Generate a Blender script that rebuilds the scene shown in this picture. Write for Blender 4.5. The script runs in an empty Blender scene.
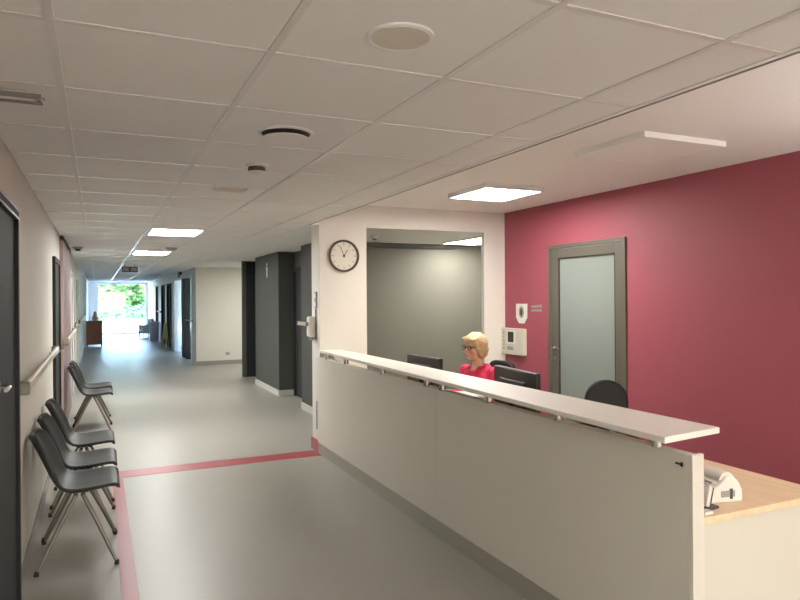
import bpy, bmesh, math, random
from mathutils import Vector, Matrix, noise
random.seed(7)
S = bpy.context.scene
COL = S.collection
PI = math.pi

# ------------------------------------------------------------------ camera
f_px = 657.0
yaw = math.atan(302 / f_px)
roll = math.radians(0.4)
CF = Vector((math.sin(yaw), math.cos(yaw), 0))
CR = Vector((math.cos(yaw), -math.sin(yaw), 0))
CU = Vector((0, 0, 1))
R2 = CR * math.cos(roll) - CU * math.sin(roll)
U2 = CU * math.cos(roll) + CR * math.sin(roll)
cam = bpy.data.cameras.new('camera')
camo = bpy.data.objects.new('camera', cam)
COL.objects.link(camo)
m = Matrix((R2, U2, -CF)).transposed().to_4x4()
m.translation = (0, 0, 1.62)
camo.matrix_world = m
cam.sensor_width = 36
cam.sensor_fit = 'HORIZONTAL'
cam.lens = f_px / 800 * 36
cam.shift_y = -2.9 / 800
cam.clip_start = 0.05
cam.clip_end = 400
S.camera = camo

# ------------------------------------------------------------------ view, world, sun
vs = S.view_settings
vs.view_transform = 'Standard'
vs.look = 'None'
vs.gamma = 1
vs.use_curve_mapping = False
vs.exposure = 1.36

w = bpy.data.worlds.new('sky')
S.world = w
w.use_nodes = True
nt = w.node_tree
bg = nt.nodes['Background']
sky = nt.nodes.new('ShaderNodeTexSky')
sky.sky_type = 'NISHITA'
sky.sun_disc = False
sky.sun_elevation = math.radians(48)
sky.sun_rotation = math.radians(200)
nt.links.new(sky.outputs[0], bg.inputs[0])
bg.inputs[1].default_value = 2.2

sun = bpy.data.lights.new('sun', 'SUN')
sun.energy = 11.0
sun.angle = 0.01
sun.color = (1, 0.96, 0.90)
suno = bpy.data.objects.new('sun', sun)
COL.objects.link(suno)
suno.rotation_euler = (math.radians(40), 0, math.radians(35))
suno.location = (0, 45, 30)

PANEL_W = 20.0      # emission of the lit ceiling panels
CORR_W = 24.0
BACK_W = 15.0


# ------------------------------------------------------------------ materials
def mat(name, col, rough=0.5, metal=0.0, noise_amt=0.0, scale=8.0, bump=0.0, spec=0.5, coat=0.0):
    mt = bpy.data.materials.new(name)
    mt.use_nodes = True
    n = mt.node_tree
    b = n.nodes['Principled BSDF']
    b.inputs['Base Color'].default_value = (*col, 1)
    b.inputs['Roughness'].default_value = rough
    b.inputs['Metallic'].default_value = metal
    b.inputs['Specular IOR Level'].default_value = spec
    b.inputs['Coat Weight'].default_value = coat
    if noise_amt or bump:
        tc = n.nodes.new('ShaderNodeTexCoord')
        nz = n.nodes.new('ShaderNodeTexNoise')
        nz.inputs['Scale'].default_value = scale
        nz.inputs['Detail'].default_value = 5
        n.links.new(tc.outputs['Object'], nz.inputs['Vector'])
        if noise_amt:
            mx = n.nodes.new('ShaderNodeMix')
            mx.data_type = 'RGBA'
            mx.inputs[6].default_value = (*[c * (1 - noise_amt) for c in col], 1)
            mx.inputs[7].default_value = (*[min(1, c * (1 + noise_amt)) for c in col], 1)
            n.links.new(nz.outputs['Fac'], mx.inputs[0])
            n.links.new(mx.outputs[2], b.inputs['Base Color'])
        if bump:
            bp = n.nodes.new('ShaderNodeBump')
            bp.inputs['Strength'].default_value = bump
            bp.inputs['Distance'].default_value = 0.01
            n.links.new(nz.outputs['Fac'], bp.inputs['Height'])
            n.links.new(bp.outputs['Normal'], b.inputs['Normal'])
    return mt


def emit(name, col, strength):
    mt = bpy.data.materials.new(name)
    mt.use_nodes = True
    n = mt.node_tree
    b = n.nodes['Principled BSDF']
    b.inputs['Base Color'].default_value = (0.8, 0.8, 0.8, 1)
    b.inputs['Emission Color'].default_value = (*col, 1)
    b.inputs['Emission Strength'].default_value = strength
    return mt


def glass(name, tint=(0.95, 0.98, 1.0), refl=0.12):
    mt = bpy.data.materials.new(name)
    mt.use_nodes = True
    n = mt.node_tree
    n.nodes.remove(n.nodes['Principled BSDF'])
    out = n.nodes['Material Output']
    tr = n.nodes.new('ShaderNodeBsdfTransparent')
    tr.inputs[0].default_value = (*tint, 1)
    gl = n.nodes.new('ShaderNodeBsdfGlossy')
    gl.inputs['Roughness'].default_value = 0.02
    mx = n.nodes.new('ShaderNodeMixShader')
    mx.inputs[0].default_value = refl
    n.links.new(tr.outputs[0], mx.inputs[1])
    n.links.new(gl.outputs[0], mx.inputs[2])
    n.links.new(mx.outputs[0], out.inputs[0])
    return mt


def wood(name, c1, c2, rough=0.45):
    mt = mat(name, c1, rough)
    n = mt.node_tree
    b = n.nodes['Principled BSDF']
    tc = n.nodes.new('ShaderNodeTexCoord')
    mp = n.nodes.new('ShaderNodeMapping')
    mp.inputs['Scale'].default_value = (14, 1.2, 14)
    nz = n.nodes.new('ShaderNodeTexNoise')
    nz.inputs['Scale'].default_value = 2.2
    nz.inputs['Detail'].default_value = 6
    rp = n.nodes.new('ShaderNodeValToRGB')
    rp.color_ramp.elements[0].position = 0.35
    rp.color_ramp.elements[0].color = (*c2, 1)
    rp.color_ramp.elements[1].position = 0.62
    rp.color_ramp.elements[1].color = (*c1, 1)
    n.links.new(tc.outputs['Object'], mp.inputs[0])
    n.links.new(mp.outputs[0], nz.inputs['Vector'])
    n.links.new(nz.outputs['Fac'], rp.inputs[0])
    n.links.new(rp.outputs[0], b.inputs['Base Color'])
    return mt


M = {}
M['floor'] = mat('vinyl_floor', (0.332, 0.314, 0.278), 0.38, noise_amt=0.05, scale=1.6, spec=0.5)
M['stripe'] = mat('red_vinyl', (0.36, 0.075, 0.09), 0.35, noise_amt=0.06, scale=4)
M['tile'] = mat('ceiling_tile', (0.83, 0.83, 0.80), 0.9, noise_amt=0.02, scale=60)
M['rail'] = mat('white_grid_metal', (0.74, 0.72, 0.69), 0.3, spec=0.6)
M['plaster'] = mat('white_plaster', (0.85, 0.84, 0.81), 0.8, noise_amt=0.02, scale=3)
M['wall'] = mat('cream_wall_paint', (0.62, 0.60, 0.545), 0.7, noise_amt=0.02, scale=2)
M['white_wall'] = mat('white_wall_paint', (0.74, 0.71, 0.66), 0.7, noise_amt=0.02, scale=2)
M['cool_wall'] = mat('cool_white_paint', (0.68, 0.70, 0.74), 0.55, noise_amt=0.02, scale=2)
M['red'] = mat('raspberry_wall_paint', (0.36, 0.080, 0.112), 0.6, noise_amt=0.04, scale=1.5)
M['mauve'] = mat('mauve_wall_paint', (0.33, 0.235, 0.235), 0.6, noise_amt=0.03)
M['darkwall'] = mat('dark_green_grey_paint', (0.074, 0.079, 0.070), 0.6, noise_amt=0.04)
M['darkdoor'] = mat('dark_grey_door', (0.035, 0.037, 0.038), 0.75, noise_amt=0.04)
M['blackdoor'] = mat('blackish_door', (0.010, 0.011, 0.013), 0.65, noise_amt=0.06)
M['olive'] = mat('olive_grey_wall_paint', (0.155, 0.152, 0.13), 0.6, noise_amt=0.03)
M['skirt'] = mat('pale_skirting', (0.55, 0.54, 0.50), 0.5)
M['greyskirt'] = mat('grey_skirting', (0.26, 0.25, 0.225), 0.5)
M['panel'] = mat('counter_laminate', (0.70, 0.675, 0.605), 0.38, noise_amt=0.02, scale=3)
M['endpanel'] = mat('counter_end_laminate', (0.68, 0.65, 0.58), 0.4)
M['deskpanel'] = mat('desk_beige_laminate', (0.64, 0.615, 0.53), 0.45)
M['plinth'] = mat('brushed_steel_plinth', (0.40, 0.385, 0.335), 0.40, metal=0.25)
M['shelf'] = mat('white_shelf_glass', (0.86, 0.83, 0.77), 0.4, spec=0.4)
M['chrome'] = mat('chrome', (0.62, 0.61, 0.58), 0.22, metal=1.0)
M['steel'] = mat('brushed_steel', (0.45, 0.44, 0.42), 0.35, metal=1.0)
M['legmetal'] = mat('dull_leg_metal', (0.25, 0.215, 0.18), 0.42, metal=0.8)
M['plastic'] = mat('charcoal_chair_plastic', (0.030, 0.033, 0.034), 0.55, noise_amt=0.05, scale=20)
M['rubber'] = mat('black_rubber', (0.012, 0.012, 0.012), 0.7)
M['black'] = mat('black_plastic', (0.012, 0.012, 0.014), 0.35)
M['blackleather'] = mat('black_leatherette', (0.007, 0.007, 0.008), 0.5, bump=0.1, scale=80, spec=0.3)
M['screen'] = mat('dark_screen', (0.02, 0.025, 0.03), 0.12)
M['white'] = mat('white_plastic', (0.76, 0.74, 0.69), 0.4)
M['offwhite'] = mat('ivory_plastic', (0.66, 0.62, 0.53), 0.45)
M['grey'] = mat('grey_plastic', (0.33, 0.32, 0.30), 0.5)
M['darkgrey'] = mat('dark_grey_plastic', (0.06, 0.058, 0.052), 0.5)
M['paper'] = mat('white_paper', (0.82, 0.81, 0.78), 0.8)
M['doorframe'] = mat('grey_brown_aluminium', (0.155, 0.140, 0.115), 0.42, metal=0.3)
M['frost'] = mat('frosted_glass', (0.25, 0.28, 0.258), 0.28, noise_amt=0.05, scale=1.2, spec=0.6)
M['gasket'] = mat('dark_gasket', (0.04, 0.036, 0.03), 0.6)
M['oak'] = wood('light_maple_worktop', (0.85, 0.67, 0.45), (0.78, 0.57, 0.36))
M['redwood'] = wood('reddish_brown_wood', (0.40, 0.16, 0.115), (0.34, 0.12, 0.085))
M['handrail'] = mat('pale_handrail', (0.56, 0.51, 0.43), 0.4)
M['bracket'] = mat('rail_bracket_grey', (0.25, 0.24, 0.22), 0.4, metal=0.5)
M['brown_rim'] = mat('brown_clock_rim', (0.115, 0.09, 0.07), 0.35)
M['clockface'] = mat('clock_face', (0.70, 0.66, 0.58), 0.5)
M['handgrey'] = mat('clock_hand_grey', (0.27, 0.25, 0.22), 0.5)
M['skin'] = mat('skin', (0.62, 0.36, 0.27), 0.5)
M['lip'] = mat('lip', (0.48, 0.17, 0.15), 0.45)
M['hair'] = mat('blond_hair', (0.56, 0.40, 0.23), 0.55, noise_amt=0.45, scale=30, bump=0.5)
M['pink'] = mat('pink_shirt', (0.66, 0.024, 0.10), 0.75, noise_amt=0.08, scale=25)
M['trouser'] = mat('dark_trousers', (0.03, 0.03, 0.05), 0.8)
M['eye'] = mat('eye', (0.05, 0.04, 0.035), 0.2)
M['yellow'] = mat('yellow_plastic', (0.70, 0.66, 0.34), 0.5)
M['padded'] = mat('grey_green_fabric', (0.46, 0.50, 0.50), 0.8)
M['bluegrey'] = mat('blue_grey_fabric', (0.26, 0.30, 0.33), 0.8)
M['lavender'] = mat('lavender_plastic', (0.58, 0.62, 0.75), 0.5)
M['salmon'] = mat('salmon_pot', (0.70, 0.36, 0.28), 0.6)
M['paving'] = mat('pale_paving', (0.66, 0.62, 0.56), 0.9, noise_amt=0.08, scale=1.0)
M['grass'] = mat('lawn', (0.16, 0.24, 0.07), 0.9, noise_amt=0.3, scale=1.5)
M['bark'] = mat('bark', (0.16, 0.11, 0.08), 0.9, noise_amt=0.3, scale=12)
M['leaf_a'] = mat('leaf_green', (0.13, 0.25, 0.10), 0.6, noise_amt=0.4, scale=2)
M['leaf_b'] = mat('leaf_yellow_green', (0.26, 0.36, 0.09), 0.6, noise_amt=0.4, scale=2)
M['leaf_c'] = mat('leaf_blue_green', (0.10, 0.22, 0.13), 0.6, noise_amt=0.4, scale=2)
M['pane'] = glass('clear_pane')
M['pane_warm'] = glass('light_warming_pane', (0.57, 0.54, 0.485), 0.1)  # tint chosen to warm the daylight from the added rear window
M['lamp_on'] = emit('lit_reception_diffuser', (1.0, 0.98, 0.92), PANEL_W)
M['lamp_rear_fill'] = emit('fill_rear_diffuser', (1.0, 0.985, 0.94), 10.0)  # emission of the unseen fill panels added behind the camera
M['lamp_corr'] = emit('lit_corridor_diffuser', (1.0, 0.985, 0.94), CORR_W)
M['lamp_back'] = emit('lit_back_office_diffuser', (1.0, 0.95, 0.84), BACK_W)


# ------------------------------------------------------------------ mesh helpers
class MB:
    def __init__(s):
        s.bm = bmesh.new()

    def box(s, x0, x1, y0, y1, z0, z1, bev=0.0, seg=2, mx=None):
        r = bmesh.ops.create_cube(s.bm, size=1)
        vv = r['verts']
        T = Matrix.Translation(((x0 + x1) / 2, (y0 + y1) / 2, (z0 + z1) / 2)) @ Matrix.Diagonal((x1 - x0, y1 - y0, z1 - z0, 1))
        bmesh.ops.transform(s.bm, matrix=T, verts=vv)
        if bev:
            es = list({e for v in vv for e in v.link_edges})
            g = bmesh.ops.bevel(s.bm, geom=es, offset=bev, segments=seg, affect='EDGES', profile=0.5)
            vv = g['verts']
            fs = g['faces']
            vv = list({v for v in vv} | {v for f in fs for v in f.verts})
        if mx:
            bmesh.ops.transform(s.bm, matrix=mx, verts=vv)
        return s

    def cyl(s, a, b, r0, r1=None, n=20, cap=True):
        a = Vector(a)
        b = Vector(b)
        r1 = r0 if r1 is None else r1
        d = (b - a)
        q = d.to_track_quat('Z', 'Y').to_matrix().to_4x4()
        q.translation = (a + b) / 2
        bmesh.ops.create_cone(s.bm, cap_ends=cap, cap_tris=False, segments=n, radius1=r0, radius2=r1, depth=d.length, matrix=q)
        return s

    def lathe(s, prof, c=(0, 0, 0), axis='Z', n=32):
        # prof: (radius, height)
        rings = []
        for r, h in prof:
            ring = []
            for k in range(n):
                a = 2 * PI * k / n
                p = (r * math.cos(a), r * math.sin(a), h)
                if axis == 'Y':
                    p = (p[0], -p[2], p[1])
                elif axis == 'X':
                    p = (-p[2], p[0], p[1])
                ring.append(s.bm.verts.new((p[0] + c[0], p[1] + c[1], p[2] + c[2])))
            rings.append(ring)
        for a, b in zip(rings, rings[1:]):
            for k in range(n):
                s.bm.faces.new((a[k], a[(k + 1) % n], b[(k + 1) % n], b[k]))
        s.bm.faces.new(rings[0][::-1])
        s.bm.faces.new(rings[-1])
        return s

    def tube(s, pts, r, n=10):
        pts = [Vector(p) for p in pts]
        rings = []
        for i, p in enumerate(pts):
            d = (pts[min(i + 1, len(pts) - 1)] - pts[max(i - 1, 0)]).normalized()
            q = d.to_track_quat('Z', 'Y')
            rr = r[i] if isinstance(r, (list, tuple)) else r
            rings.append([s.bm.verts.new(p + q @ Vector((rr * math.cos(2 * PI * k / n), rr * math.sin(2 * PI * k / n), 0))) for k in range(n)])
        for a, b in zip(rings, rings[1:]):
            for k in range(n):
                s.bm.faces.new((a[k], a[(k + 1) % n], b[(k + 1) % n], b[k]))
        s.bm.faces.new(rings[0][::-1])
        s.bm.faces.new(rings[-1])
        return s

    def prism(s, poly, axis, lo, hi):
        # poly in the plane of the other two axes (order x,y,z without axis)
        def P(p, h):
            if axis == 'X':
                return (h, p[0], p[1])
            if axis == 'Y':
                return (p[0], h, p[1])
            return (p[0], p[1], h)
        A = [s.bm.verts.new(P(p, lo)) for p in poly]
        B = [s.bm.verts.new(P(p, hi)) for p in poly]
        n = len(poly)
        s.bm.faces.new(A)
        s.bm.faces.new(B[::-1])
        for k in range(n):
            s.bm.faces.new((A[k], B[k], B[(k + 1) % n], A[(k + 1) % n]))
        return s

    def ball(s, c, r, sc=(1, 1, 1), mx=None, u=20, v=12):
        T = Matrix.Translation(c) @ (mx or Matrix()) @ Matrix.Diagonal((*sc, 1))
        bmesh.ops.create_uvsphere(s.bm, u_segments=u, v_segments=v, radius=r, matrix=T)
        return s

    def cap(s, a, b, r0, r1):
        # capsule with two radii
        s.cyl(a, b, r0, r1, n=14)
        s.ball(a, r0, u=14, v=10)
        s.ball(b, r1, u=14, v=10)
        return s

    def obj(s, name, material, parent=None, loc=None, smooth=False, mods=None, bev=0):
        bmesh.ops.recalc_face_normals(s.bm, faces=s.bm.faces[:])
        me = bpy.data.meshes.new(name)
        s.bm.to_mesh(me)
        s.bm.free()
        me.materials.append(material if not isinstance(material, str) else M[material])
        o = bpy.data.objects.new(name, me)
        COL.objects.link(o)
        if loc:
            o.location = loc
        if parent:
            o.parent = parent
        if smooth:
            for p in me.polygons:
                p.use_smooth = True
            if smooth == 'auto':
                md = o.modifiers.new('split', 'EDGE_SPLIT')
                md.split_angle = math.radians(35)
        if bev:
            md = o.modifiers.new('bevel', 'BEVEL')
            md.width = bev
            md.segments = 2
            md.limit_method = 'ANGLE'
        return o


def box(name, material, x0, x1, y0, y1, z0, z1, parent=None, bev=0.0):
    return MB().box(x0, x1, y0, y1, z0, z1, bev).obj(name, material, parent)


def thing(name, label, cat, loc=(0, 0, 0), rz=0, group=None):
    o = bpy.data.objects.new(name, None)
    COL.objects.link(o)
    o.location = loc
    o.rotation_euler = (0, 0, rz)
    o.empty_display_size = 0.1
    return tag(o, label, cat, group)


def tag(o, label, cat, group=None):
    o['label'] = label
    o['category'] = cat
    if group:
        o['group'] = group
    return o


def struct(o, label=None):
    o['kind'] = 'structure'
    if label:
        o['label'] = label
    return o


def copy_tree(o, parent=None):
    c = o.copy()
    COL.objects.link(c)
    if parent:
        c.parent = parent
    for ch in o.children:
        copy_tree(ch, c)
    return c


# ------------------------------------------------------------------ dimensions
H = 2.38          # tiled ceiling
HR = 2.61         # plaster ceiling above reception
XL = -0.41        # corridor left wall
XE = 1.99         # edge of the tiled ceiling
XR = 4.40         # raspberry wall
YP = 6.58         # face of the clock pillar
YB = -4.0         # back of the room
YF = 33.0         # far window

# ------------------------------------------------------------------ setting
def sbox(name, material, *a, label=None, bev=0):
    return struct(box(name, material, *a, bev=bev), label)

sbox('floor', 'floor', -0.7, 7.2, YB - .2, YF + .15, -0.15, 0.0, label='glossy grey vinyl floor')
fl = MB()
fl.box(0.105, 0.195, YB, 6.47, 0.0, 0.002)
fl.box(0.105, 2.075, 6.47, 6.72, 0.0, 0.002)
struct(fl.obj('trim_1', 'stripe'), 'dull red stripe inlaid in the floor')

# left wall with two door openings
wl = MB()
wl.box(XL - .2, XL, YB, 2.95, 0, HR + .1)
wl.box(XL - .2, XL, 2.95, 4.03, 2.10, HR + .1)
wl.box(XL - .2, XL, 4.03, 7.35, 0, HR + .1)
wl.box(XL - .2, XL, 7.35, 8.35, 2.05, HR + .1)
wl.box(XL - .2, XL, 8.35, 11.6, 0, HR + .1)
wl.box(XL - .2, XL, 11.6, 12.7, 2.08, HR + .1)
wl.box(XL - .2, XL, 12.7, 14.2, 0, HR + .1)
wl.box(XL - .2, XL, 14.2, 15.4, 2.08, HR + .1)
wl.box(XL - .2, XL, 15.4, YF + .1, 0, HR + .1)
struct(wl.obj('wall_left', 'wall'), 'cream corridor wall on the left')
struct(MB().box(XL, XL + .035, 8.75, 11.2, 0, H).obj('trim_2', 'mauve'), 'mauve painted wall panel')
struct(MB().box(XL, XL + .035, 8.75, YF, H - .05, H).obj('trim_3', 'rail'), 'white cornice strip')
bl = MB()
for a, b in ((YB, 2.90), (4.10, 7.28), (8.42, 8.75), (11.2, 11.54), (12.76, 14.14), (15.46, YF)):
    bl.box(XL, XL + .012, a, b, 0, .09)
struct(bl.obj('baseboard_left', 'greyskirt'))

# raspberry wall with a door opening
DY0, DY1, DZ = 4.60, 5.74, 2.16
wr = MB()
wr.box(XR, XR + .2, YB, DY0, 0, HR + .1)
wr.box(XR, XR + .2, DY0, DY1, DZ, HR + .1)
wr.box(XR, XR + .2, DY1, YP, 0, HR + .1)
struct(wr.obj('wall_right', 'red'), 'raspberry red painted wall behind reception')
wb = MB()
wb.box(XL - .2, 0.0, YB - .2, YB, 0, HR + .1)
wb.box(4.1, XR + .2, YB - .2, YB, 0, HR + .1)
wb.box(0.0, 4.1, YB - .2, YB, 2.3, HR + .1)
wb.box(0.0, 4.1, YB - .2, YB, 0, .3)
struct(wb.obj('wall_back', 'wall'))
wi = thing('fill_window', 'wide unseen window added behind the camera as fill light', 'window', (2.05, YB - .1, 0))  # unseen window added to light the room and ceiling from behind
wi['kind'] = 'structure'
fm = MB()
for x in (-2.02, -.68, .68, 2.02):
    fm.box(x - .03, x + .03, -.03, .03, .3, 2.3)
fm.box(-2.05, 2.05, -.03, .03, .3, .36).box(-2.05, 2.05, -.03, .03, 2.24, 2.3)
fm.obj('window_frame', 'white', wi)
MB().box(-2.0, 2.0, -.004, .004, .36, 2.24).obj('window_pane', 'pane_warm', wi)

# clock pillar, header and right pillar
wp = MB()
wp.box(2.10, 2.63, YP, YP + .27, 0, HR + .1)
wp.box(2.63, 4.11, YP, YP + .06, 2.37, HR + .1)
wp.box(4.11, 4.62, YP, YP + .06, 0, HR + .1)
struct(wp.obj('wall_front', 'white_wall'), 'white wall with a wide opening to the back office')
struct(MB().box(2.086, 2.10, YP + .0, YP + .285, 0.0, .12).box(2.086, 2.63, YP + .27, YP + .285, 0, .12).obj('baseboard_pillar', 'stripe'))

# back office behind the opening
sbox('wall_office_back', 'olive', 3.06, 7.2, 9.3, 9.42, 0, 2.6, label='olive grey back office wall')
sbox('wall_office_right', 'white_wall', 7.0, 7.2, YP + .27, 9.3, 0, 2.6)
sbox('wall_office_front', 'white_wall', 4.62, 7.2, YP, YP + .27, 0, 2.6)
sbox('ceiling_office', 'plaster', 2.74, 7.2, YP + .27, 9.3, 2.46, 2.6)

# dark service wall with two recessed doors
dw = MB()
DX = 2.70
dw.box(DX, 2.74, YP + .27, 9.33, 0, HR)
dw.box(2.74, 3.06, 9.3, 9.33, 0, HR)
dw.box(DX, 3.05, 10.66, 12.40, 0, H)
dw.box(2.97, 3.05, 9.33, 10.66, 2.12, H)
dw.box(2.97, 3.05, 12.40, 13.60, 2.12, H)
dw.box(DX, 3.05, 13.60, 13.72, 0, H)
struct(dw.obj('wall_dark', 'darkwall'), 'dark green-grey wall with recessed doors')
bs = MB()
bs.box(DX - .014, DX, YP + .285, 9.33, 0, .10)
bs.box(DX - .014, DX, 10.646, 12.414, 0, .10)
bs.box(DX, 2.96, 10.646, 10.66, 0, .10)
bs.box(DX, 2.96, 12.40, 12.414, 0, .10)
struct(bs.obj('baseboard_dark', 'skirt'), 'pale skirting under the dark wall')

# lobby beyond and the far right corridor wall
YL = 16.5
sbox('wall_lobby', 'wall', 2.15, 5.2, YL, YL + .15, 0, HR, label='cream wall across the corridor lobby')
sbox('wall_lobby_side', 'wall', 5.2, 5.3, 13.72, YL + .15, 0, HR)
sbox('wall_lobby_near', 'wall', 3.05, 5.3, 13.60, 13.72, 0, HR)
sbox('baseboard_lobby', 'greyskirt', 2.16, 5.2, YL - .014, YL, 0, .10)
FR = MB()
XF = 2.15
openings = [(17.2, 21.4, 2.25), (22.3, 23.7, 2.12), (24.6, 25.8, 2.12), (27.4, 28.4, 2.12)]
y = YL + .15
for a, b, t in openings:
    FR.box(XF, XF + .15, y, a, 0, HR)
    FR.box(XF, XF + .15, a, b, t, HR)
    y = b
FR.box(XF, XF + .15, y, YF + .1, 0, HR)
struct(FR.obj('wall_far_right', 'cool_wall'), 'pale bluish corridor wall far away on the right')

# far end wall with the big window
fe = MB()
fe.box(XL - .2, -0.05, YF, YF + .15, 0, HR)
fe.box(-0.05, XF + .15, YF, YF + .15, 2.36, HR)
fe.box(2.06, XF + .15, YF, YF + .15, 0, 2.36)
struct(fe.obj('wall_end', 'cool_wall'))
wf = thing('window_1', 'tall glazed doors at the bright far end of corridor', 'window', (0, YF + .07, 0))
wf['kind'] = 'structure'
fm = MB()
for x0, x1 in ((-0.05, 0.0), (2.01, 2.06)):
    fm.box(x0, x1, -.03, .03, 0, 2.36)
fm.box(-0.05, 2.06, -.03, .03, 2.30, 2.36)
fm.box(-0.05, 2.06, -.03, .03, 0, .06)
fm.obj('window_frame', 'white', wf)
MB().box(0.0, 2.01, -.004, .004, .06, 2.30).obj('window_pane', 'pane', wf)

# ceilings
XS = [XL, -0.115, 0.49, 1.10, 1.71, XE]
YS = [2.01 + 0.63 * k for k in range(-9, 48)]
ct = MB()
g = 0.004
for x0, x1 in zip(XS, XS[1:]):
    for y0, y1 in zip(YS, YS[1:]):
        if y1 < YB + .1 or y0 > YF or (x0 > 1.7 and y1 > 6.4 and y0 < 6.9):
            pass
        ct.box(x0 + g, x1 - g, max(YB, y0 + g), min(YF, y1 - g), H, H + .02)
ct.box(XE, 2.74, YP + .27, YL + .1, H, H + .02)
ct.box(2.74, 5.3, 9.3, YL + .1, H, H + .02)
ct.box(XE, XF + .2, YL + .1, YF, H, H + .02)
struct(ct.obj('ceiling', 'tile'), 'suspended ceiling of square tiles')
cr = MB()
for x in XS[1:5]:
    cr.box(x - .012, x + .012, YB, YF, H - .004, H + .012)
for yy in YS:
    if YB < yy < YF:
        for x0, x1 in zip(XS, XS[1:]):
            cr.box(x0 + (.012 if x0 > XL else 0), x1 - .012, yy - .011, yy + .011, H - .003, H + .010)
struct(cr.obj('trim_4', 'rail'), 'white grid of the suspended ceiling')
struct(MB().box(XE - .004, XE + .008, YB, YP, H - .006, H + .004).obj('trim_6', 'greyskirt'), 'grey strip painted as the shadow gap along the tiled ceiling edge')  # grey strip stands in for the line of shade at the edge
struct(MB().box(XE - .03, XE + .004, YB, YP + .0, H - .004, HR).box(XE, 2.10, YP, YP + .27, H, HR).obj('trim_5', 'tile'), 'edge of the tiled ceiling')
sbox('ceiling_reception', 'plaster', XE, XR + .2, YB, YP + .27, HR, HR + .1, label='raised plaster ceiling over the reception')
sbox('ceiling_slab', 'plaster', XL - .2, 7.2, YB - .2, YF + .15, HR + .1, HR + .25)

# ------------------------------------------------------------------ doors
def door_handle(parent, p, axis, side, material='steel'):
    # lever handle with rosette, axis 'X' wall plane
    h = MB()
    h.cyl(p, (p[0] + side * .045, p[1], p[2]), .009)
    h.cyl((p[0] + side * .045, p[1], p[2]), (p[0] + side * .045, p[1] + axis * .12, p[2]), .009)
    h.cyl(p, (p[0] + side * .008, p[1], p[2]), .026)
    return h.obj('door_handle', material, parent, smooth='auto')

# near left dark door
d1 = thing('door_1', 'near-black door at the left edge of the photo', 'door', (XL, 3.49, 0))
d1['kind'] = 'structure'
MB().box(-.02, .012, -.49, .49, 0.004, 2.04).obj('door_leaf', 'blackdoor', d1)
MB().box(-.10, .03, -.54, -.49, 0, 2.10).box(-.10, .03, .49, .54, 0, 2.10).box(-.10, .03, -.49, .49, 2.04, 2.10).obj('door_frame', 'blackdoor', d1)
MB().box(.03, .034, -.54, .54, 2.085, 2.10).box(.03, .034, -.54, .54, 2.045, 2.052).obj('frame_trim', 'steel', d1)
dh = door_handle(d1, (.012, -.17, 1.24), -1, 1)
MB().lathe([(.045, 0), (.045, .01), (.035, .016)], (.012, -.155, 1.04), 'X').obj('lock_rosette', 'white', d1)

# far left doors
for n_, (y0, y1, t, mt) in enumerate(((7.35, 8.35, 2.05, 'blackdoor'), (11.6, 12.7, 2.08, 'bluegrey'), (14.2, 15.4, 2.08, 'bluegrey'))):
    d = thing('door_%d' % (n_ + 2), ['dark door in the left wall behind the near chairs', 'grey door past the mauve wall panel', 'farther grey door along the left wall'][n_], 'door', (XL, (y0 + y1) / 2, 0))
    d['kind'] = 'structure'
    hw = (y1 - y0) / 2
    MB().box(-.03, .01, -hw + .05, hw - .05, .004, t - .05).obj('door_leaf', mt, d)
    MB().box(-.1, .028, -hw, -hw + .05, 0, t).box(-.1, .028, hw - .05, hw, 0, t).box(-.1, .028, -hw + .05, hw - .05, t - .05, t).obj('door_frame', 'white' if n_ else 'blackdoor', d)
    door_handle(d, (.01, hw - .12, 1.05), -1, 1)

# dark leaf standing open against the far side of the second recess
struct(MB().box(2.765, 2.955, 13.56, 13.598, 0.02, 2.36).obj('door_panel', 'blackdoor'), 'near-black open leaf in the second recess')
# recessed dark doors
for n_, (y0, y1) in enumerate(((9.33, 10.66), (12.40, 13.60))):
    d = thing('door_%d' % (n_ + 5), ['dark recessed door nearest the clock pillar', 'dark recessed door beyond the sign'][n_], 'door', (2.97, (y0 + y1) / 2, 0))
    d['kind'] = 'structure'
    hw = (y1 - y0) / 2
    mb = MB()
    mb.box(0, .05, -hw + .07, hw - .07, .004, 2.05)
    for k in range(4):
        yy = -hw + .16 + k * (2 * hw - .32) / 3
        mb.box(-.006, 0, yy - .012, yy + .012, .1, 2.0)
    mb.obj('door_leaf', ('darkdoor', 'blackdoor')[n_], d)
    MB().box(-.03, .06, -hw, -hw + .07, 0, 2.12).box(-.03, .06, hw - .07, hw, 0, 2.12).box(-.03, .06, -hw + .07, hw - .07, 2.05, 2.12).obj('door_frame', 'darkdoor', d)
    MB().cyl((-.03, -hw + .14, 1.05), (-.03, -hw + .26, 1.05), .01).cyl((0, -hw + .14, 1.05), (-.03, -hw + .14, 1.05), .01).obj('door_handle', 'steel', d)

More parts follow.
